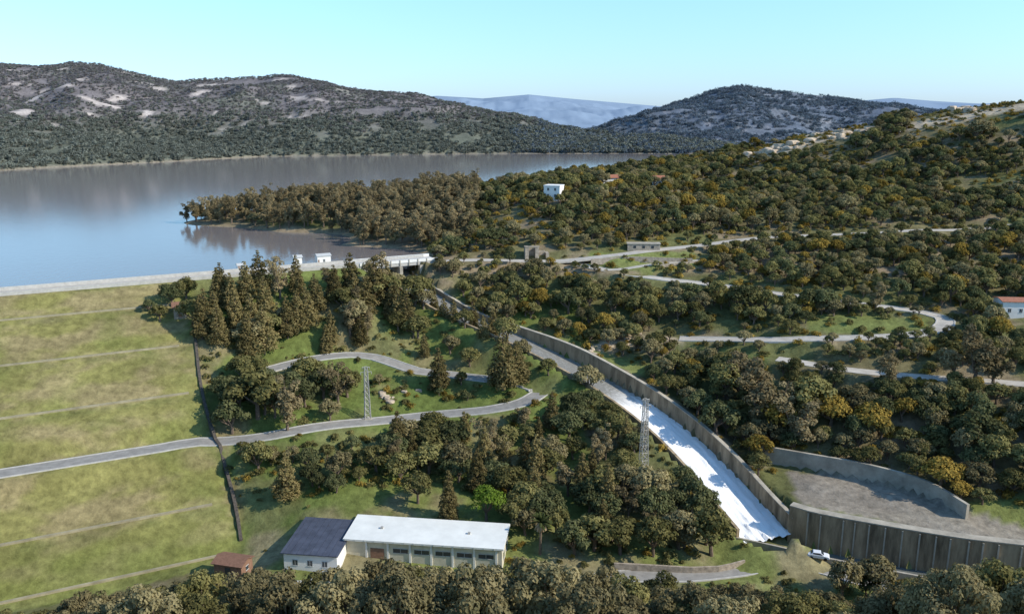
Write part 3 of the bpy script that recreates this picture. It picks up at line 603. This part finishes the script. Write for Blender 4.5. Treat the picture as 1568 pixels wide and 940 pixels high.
def at(key,u,v,h,wx=1.0,nm=None):
    x,y,_=hit(u,v);put(nm or NAME[key],key,x,y,hz1(x,y),h,BASE[key],wx)
def clear(x,y,pad=1.2):
    ok=np.ones(len(x),bool)
    for pl,hw in ROADS: ok&=pdist(x,y,pl,hw+8)[0]>hw+pad
    ok&=pdist(x,y,spill,20)[0]>HW+1.8
    d,_,s,_=pdist(x,y,bw,20);ok&=~((s<0)&(d<10)&(x>56))&(d>2.4)
    ok&=pdist(x,y,fanw,12)[0]>1.5
    for a,b_,r in EX: ok&=np.hypot(x-a,y-b_)>r
    return ok
def grid(x0,x1,y0,y1,sp):
    X,Y=np.meshgrid(np.arange(x0,x1,sp),np.arange(y0,y1,sp));X=X.ravel()+rng.uniform(-.48,.48,X.size)*sp;Y=Y.ravel()+rng.uniform(-.48,.48,Y.size)*sp;return X,Y
def zone(poly,sp,keys,hr_,wx=1.0,pad=1.5,keep=1.0,bb=(-110,75,140,262)):
    X,Y=grid(*bb,sp);Z=Hf(X,Y);u,v=proj(X,Y,Z);m=inpoly(u,v,poly)&clear(X,Y,pad)&(rng.random(len(X))<keep)
    for x,y,z in zip(X[m],Y[m],Z[m]):
        k=random.choice(keys);h=random.uniform(*hr_)*(1.0 if k not in('oak','oakdark','oakolive','green') else .75);put(NAME[k],k,x,y,z,h,BASE[k],wx)
zone([(300,470),(350,450),(480,440),(600,440),(650,470),(660,500),(640,520),(560,530),(440,535),(330,535),(305,500)],5.0,['pine','pine','pine','euc','oak','oakolive'],(8,13),1.15)
for u,v,h,k in ((245,492,5,'oak'),(262,470,7,'oakdark'),(285,462,7,'oak'),(310,520,12,'pine'),(335,530,11,'pine'),(405,540,13,'pine'),(380,545,12,'pine'),(500,528,8.5,'pine'),(552,520,10,'pine'),(575,470,15,'pine'),(650,548,7,'pine'),
   (672,600,12,'pine'),(770,600,17,'pine'),(790,590,12,'pine'),(695,515,9,'pine'),(725,508,8,'pine'),(755,520,8.5,'pine'),(610,500,11,'pine'),(600,488,10,'pine'),(540,490,11,'euc'),(380,405,3,'oak'),(230,478,4,'oakdark'),(296,500,8,'oak'),
   (680,505,8,'pine'),(712,530,6,'oak'),(740,545,7,'pine'),(690,545,6,'oakolive'),(720,560,6,'oak'),(775,552,8,'oak'),(800,560,6,'oakolive'),(640,520,8,'oak'),(840,590,5,'oak'),(665,480,8,'pine')):
    at(k,u,v,h,1.0 if k!='pine' else random.uniform(1,1.25))
zone([(335,600),(370,575),(450,570),(540,585),(545,625),(470,645),(340,655)],5,['oak','oakdark','oakdark','euc'],(9,12),1.1)
for u,v,h,k in ((440,655,15,'euc'),(395,640,13,'oak'),(355,655,9,'oakdark'),(900,600,8.5,'oakolive'),(505,640,6,'oakolive')): at(k,u,v,h,1.0)
zone([(580,560),(760,585),(770,600),(740,615),(580,630),(575,600)],5.5,['oak','oakolive','oakdark'],(3,5.5),1,keep=.6)
zone([(580,680),(700,665),(800,645),(900,625),(960,650),(1010,700),(1080,770),(1115,830),(1100,850),(960,850),(850,845),(800,820),(760,800),(680,790),(610,770),(570,720)],5.4,['oak','oakdark','pine','oak','oakolive','euc'],(7,11.5),1.05,keep=.9)
zone([(365,700),(560,685),(580,730),(540,760),(450,740),(370,725)],5.0,['oak','oakolive','oakdark'],(5,8),1)
zone([(575,665),(850,635),(900,620),(960,630),(920,640),(640,680)],4,['oakolive','oak','oakdark'],(3.5,5.5),1)
for u,v,h,k in ((440,765,11,'pine'),(395,725,8,'oak'),(688,800,12,'pine'),(745,800,8.5,'green'),(820,748,13,'pine'),(520,735,7,'oakolive'),(600,720,11,'euc'),(870,760,12,'euc'),(930,790,12,'pine'),(700,730,9,'oakolive'),(1090,850,11,'oak'),(1000,850,9,'oak'),(1060,790,9,'oakdark'),(640,770,8,'oak'),(1040,840,9,'oakolive'),(880,850,8,'oakdark'),(950,850,8,'oak')): at(k,u,v,h,random.uniform(.85,1.05))
for u,v,h,k in ((1160,655,19,'euc'),(1130,600,15,'euc'),(1190,665,15,'euc'),(1215,690,13,'euc'),(1360,600,11,'euc'),(1490,590,16,'euc'),(1520,590,12,'euc'),(1460,580,12,'euc'),(1340,480,9,'euc'),(1110,610,10,'oak'),(1060,585,6,'oakdark'),(1270,655,9,'oakgold'),(1330,670,9,'oakgold'),(1240,640,11,'oak'),(1480,160,12,'oak'),(1500,220,11,'oakolive')):
    at(k,u,v,h,1.2)
# foreground slope in front of the camera
tu=[-200,0,60,130,220,300,400,500,560,640,700,760,860,950,1050,1200,1320,1400,1470,1520,1568,1800];tv=[930,945,935,905,900,880,868,880,850,815,828,848,850,878,888,905,905,880,845,828,832,840]
X,Y=grid(-95,100,90,130,8.2);Z=Hf(X,Y);ok=clear(X,Y,1)
for x,y,z,o_ in zip(X,Y,Z,ok):
    if not o_: continue
    u,_=proj(x,y,z);vt=float(np.interp(u,tu,tv))+random.choice((-6,0,18,34))+random.uniform(-4,10);zt=G(float(u),vt,y)[2];h=zt-z
    if h<2.5: continue
    if h>18:h=random.uniform(14,18)
    put('oak_tree',random.choice(('oak_hi','oak_hi','oak_hj')),x,y,z,h,BASE['oak_hi'],max(.75,min(1.5,6.5/h+.35)))
def palm(x,y,h):
    z=hz1(x,y);V=[];Fc=[];tube(V,Fc,(0,0,-.5),(.1,0,h),.3,.24,9);e=empty('palm_tree',(x,y,z));add('trunk',V,Fc,M_bark,e)
    def fr(nf,lo,hi,ln,nm,mt):
        V=[];Fc=[]
        for i in range(nf):
            a=random.uniform(0,6.28);el=random.uniform(lo,hi);p=np.array([.1,0,h]);d=np.array([math.cos(a)*math.cos(el),math.sin(a)*math.cos(el),math.sin(el)]);sd_=np.array([-math.sin(a),math.cos(a),0])
            for k in range(6):
                w=.32*math.sin(math.pi*(k+.6)/6.6);q2=p+d*ln/6;w2=.32*math.sin(math.pi*(k+1.6)/7.6);b=len(V);V+= [p-sd_*w+[0,0,-.1],p,p+sd_*w+[0,0,-.1],q2-sd_*w2+[0,0,-.1],q2,q2+sd_*w2+[0,0,-.1]];Fc+= [(b,b+1,b+4,b+3),(b+1,b+2,b+5,b+4)]
                p=q2;d=d+np.array([0,0,-.16]);d/=np.linalg.norm(d)
        add(nm,V,Fc,mt,e)
    fr(34,.0,1.4,2.4,'fronds',ML['palm']);fr(34,-1.3,-.3,1.9,'dead_fronds',ML['dead'])
ML['palm']=leafmat('palm_fronds',(.08,.10,.035),(.14,.16,.06),.9,K1);ML['dead']=leafmat('dead_palm_fronds',(.3,.21,.12),(.45,.33,.2),.9,K1)
palm(px_,py_,7)
# ------------------------------------------------------------ instanced masses
def scatter(name,P3,sc,idx,keys):
    col=bpy.data.collections.new(name+'_kinds');k=0
    for kk in keys:
        for me in T[kk]:
            o=bpy.data.objects.new('%s_%02d'%(name,k),me);col.objects.link(o);k+=1
    n=len(P3);me=bpy.data.meshes.new(name);me.vertices.add(n);me.vertices.foreach_set('co',np.asarray(P3,float).ravel())
    a=me.attributes.new('sc','FLOAT_VECTOR','POINT');a.data.foreach_set('vector',np.asarray(sc,float).ravel())
    a=me.attributes.new('rt','FLOAT_VECTOR','POINT');a.data.foreach_set('vector',np.c_[np.zeros(n),np.zeros(n),rng.uniform(0,6.28,n)].ravel())
    a=me.attributes.new('ix','INT','POINT');a.data.foreach_set('value',np.asarray(idx,np.int32));me.update()
    o=bpy.data.objects.new(name,me);scene.collection.objects.link(o)
    ng=bpy.data.node_groups.new(name,'GeometryNodeTree');ng.interface.new_socket('Geometry',in_out='INPUT',socket_type='NodeSocketGeometry');ng.interface.new_socket('Geometry',in_out='OUTPUT',socket_type='NodeSocketGeometry')
    N=ng.nodes;L=ng.links;gi=N.new('NodeGroupInput');go=N.new('NodeGroupOutput');ip=N.new('GeometryNodeInstanceOnPoints');ci=N.new('GeometryNodeCollectionInfo');ci.inputs['Collection'].default_value=col;ci.inputs['Separate Children'].default_value=True;ci.inputs['Reset Children'].default_value=True
    def na(nm,t):
        x=N.new('GeometryNodeInputNamedAttribute');x.data_type=t;x.inputs['Name'].default_value=nm;return x.outputs['Attribute']
    L.new(gi.outputs[0],ip.inputs['Points']);L.new(ci.outputs[0],ip.inputs['Instance']);ip.inputs['Pick Instance'].default_value=True
    L.new(na('ix','INT'),ip.inputs['Instance Index']);L.new(na('rt','FLOAT_VECTOR'),ip.inputs['Rotation']);L.new(na('sc','FLOAT_VECTOR'),ip.inputs['Scale']);L.new(ip.outputs[0],go.inputs[0])
    md=o.modifiers.new('scatter','NODES');md.node_group=ng;print(name,n)
def scl(n,a,b,w=.15):
    s=rng.uniform(a,b,n);return np.c_[s*rng.uniform(1-w,1+w,n),s*rng.uniform(1-w,1+w,n),s*rng.uniform(1-w,1+w,n)]
def rightside(X,Y,Z):
    s_,q_=sq(X,Y);d,_,sd_,_=pdist(X,Y,spill,400)
    r=np.where(Y<255,(sd_>0)&(d<399),(s_>119)&((q_>-12)|(Z>.9)));return r
X,Y=grid(-60,330,135,600,4.2);Z=Hf(X,Y);u,v=proj(X,Y,Z)
clr=np.zeros(len(X),bool)
OPEN=[[(900,388),(1060,384),(1080,406),(1000,420),(900,410)],[(1250,484),(1420,490),(1430,504),(1250,511)],[(1030,532),(1190,548),(1180,558),(1030,546)],[(790,500),(870,515),(1030,575),(980,580),(840,535)],[(1190,715),(1330,722),(1490,770),(1600,800),(1600,870),(1470,900),(1200,850)],[(1130,252),(1200,242),(1340,210),(1345,186),(1200,212),(1130,230)],[(1385,212),(1400,174),(1568,142),(1600,155),(1568,190),(1420,215)]]
for poly in OPEN: clr|=inpoly(u,v,poly)&(Y<520)
base=rightside(X,Y,Z)&clear(X,Y,1.2)&~((u<720)&(Y>300))&(u>640)&(u<1800)
dens=fbm(X,Y,22,3,51);m=base&~clr&((dens>.34)|(Y<250))&(rng.random(len(X))<.93)
pt=np.c_[X[m],Y[m],Z[m]-.15];n=len(pt);yy=Y[m]
ix=rng.choice([0,1,2,3,4,5,6,7],n,p=[.155,.15,.155,.095,.085,.135,.135,.09]);sc_=scl(n,.55,1.05)*(1.0+.3*(rng.random(n)<.14))[:,None];sc_*=np.where(yy<205,1.15,np.where(yy<262,1.0,.88))[:,None]
rd=np.minimum.reduce([pdist(pt[:,0],pt[:,1],pl,25)[0] for pl in (r_up,r_mid,r_low)]);sc_*=np.where(rd<8,.65,1)[:,None]
scatter('oak_woodland',pt,sc_,ix,['oak','oakdark','oakolive','oakgold'])
X2,Y2=grid(-60,300,135,520,3.0);Z2=Hf(X2,Y2);u2,v2=proj(X2,Y2,Z2)
m=rightside(X2,Y2,Z2)&clear(X2,Y2,.6)&(u2>640)&(u2<1750)&(rng.random(len(X2))<.45)&~inpoly(u2,v2,[(1195,722),(1330,728),(1490,785),(1600,815),(1600,870),(1480,845),(1230,785)])
pt=np.c_[X2[m],Y2[m],Z2[m]-.1];scatter('hillside_scrub',pt,scl(len(pt),.5,1.25,.3),rng.choice([0,1,2,3],len(pt),p=[.25,.25,.25,.25]),['bush','bushg'])
X2,Y2=grid(-80,60,140,262,2.6);Z2=Hf(X2,Y2);u2,v2=proj(X2,Y2,Z2);s2,q2=sq(X2,Y2);d2,_,sd2,_=pdist(X2,Y2,spill,400)
m=(s2>SG+1.5)&(q2>3)&(sd2<0)&clear(X2,Y2,.6)&(fbm(X2,Y2,12,3,61)>.43)&(rng.random(len(X2))<.75)
pt=np.c_[X2[m],Y2[m],Z2[m]-.1];scatter('valley_shrubs',pt,scl(len(pt),.3,1.05,.3),rng.choice([0,1,2,3],len(pt),p=[.12,.12,.38,.38]),['bush','bushg'])
X,Y=grid(-190,70,300,640,5.0);Z=Hf(X,Y);u,v=proj(X,Y,Z);m=(Z>.25)&(u<730)&(sq(X,Y)[1]<-30)&(rng.random(len(X))<.97)
pt=np.c_[X[m],Y[m],Z[m]-.2];n=len(pt)
scatter('eucalyptus_grove',pt,scl(n,.6,.95),rng.choice([0,1,2,3,4,5],n,p=[.22,.22,.2,.2,.08,.08]),['euc','oakolive'])
def farsc(name,keys,n0,a0,a1,y0,y1,zmin,sc,pk,thr=.35,rocks=False):
    a=rng.uniform(a0,a1,n0);Y=np.sqrt(rng.uniform(y0*y0,y1*y1,n0));X=a*Y;Z=Hf(X,Y);m=(Z>zmin)&(fbm(X,Y,60,3,71)>thr)
    if rocks: m&=~((fbm(X,Y*1.6,30,5,35)>.66)&(Z>20))
    pt=np.c_[X[m],Y[m],Z[m]-.3];n=len(pt);nk=sum(len(T[k]) for k in keys)
    ix=pk(Z[m]) if callable(pk) else rng.integers(0,nk,n);S_=scl(n,*sc,.25)
    if rocks: S_*=np.where(Z[m]>45,.66,1.)[:,None]
    scatter(name,pt,S_,ix,keys)
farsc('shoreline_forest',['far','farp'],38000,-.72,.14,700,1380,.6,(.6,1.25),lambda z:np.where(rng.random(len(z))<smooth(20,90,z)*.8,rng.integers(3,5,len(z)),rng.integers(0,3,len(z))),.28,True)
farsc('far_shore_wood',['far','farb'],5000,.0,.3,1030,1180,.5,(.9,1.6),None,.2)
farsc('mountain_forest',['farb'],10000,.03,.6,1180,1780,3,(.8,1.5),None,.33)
# ------------------------------------------------------------ light, sky, camera
el=math.radians(35);az=math.atan2(.96,-.28)
sd=Vector((math.sin(az)*math.cos(el),math.cos(az)*math.cos(el),math.sin(el)))
l=bpy.data.lights.new('sun','SUN');l.energy=5.0;l.angle=math.radians(.5);l.color=(1,.92,.79);lo=bpy.data.objects.new('sun',l);lo.rotation_euler=(-sd).to_track_quat('-Z','Y').to_euler();scene.collection.objects.link(lo)
w=bpy.data.worlds.new('World');scene.world=w;w.use_nodes=True;N=w.node_tree.nodes;L=w.node_tree.links;bg=N['Background']
sk=N.new('ShaderNodeTexSky');sk.sky_type='NISHITA';sk.sun_disc=False;sk.sun_elevation=el;sk.sun_rotation=az;sk.air_density=1.0;sk.dust_density=.3;sk.ozone_density=2.0
tc=N.new('ShaderNodeTexCoord');sx=N.new('ShaderNodeSeparateXYZ');L.new(tc.outputs['Generated'],sx.inputs[0]);mr_=N.new('ShaderNodeMapRange');mr_.inputs[1].default_value=-.02;mr_.inputs[2].default_value=.16;L.new(sx.outputs['Z'],mr_.inputs[0])
mx=N.new('ShaderNodeMix');mx.data_type='RGBA';mx.inputs[6].default_value=(.62,.86,1.55,1);mx.inputs[7].default_value=(1.08,1.42,1.55,1);L.new(mr_.outputs[0],mx.inputs[0])
vm=N.new('ShaderNodeVectorMath');vm.operation='MULTIPLY';L.new(mx.outputs[2],vm.inputs[1]);L.new(sk.outputs[0],vm.inputs[0]);L.new(vm.outputs[0],bg.inputs[0]);bg.inputs[1].default_value=.15
cd_=bpy.data.cameras.new('camera');cam=bpy.data.objects.new('camera',cd_);scene.collection.objects.link(cam);cam.location=(0,0,CZ);cam.rotation_euler=(math.pi/2-P,0,0)
cd_.sensor_width=36;cd_.lens=36*F/1568;cd_.clip_end=20000;cd_.clip_start=.5;scene.camera=cam
scene.view_settings.view_transform='Standard';scene.view_settings.look='None';scene.view_settings.exposure=0
print('objs',len(bpy.data.objects))
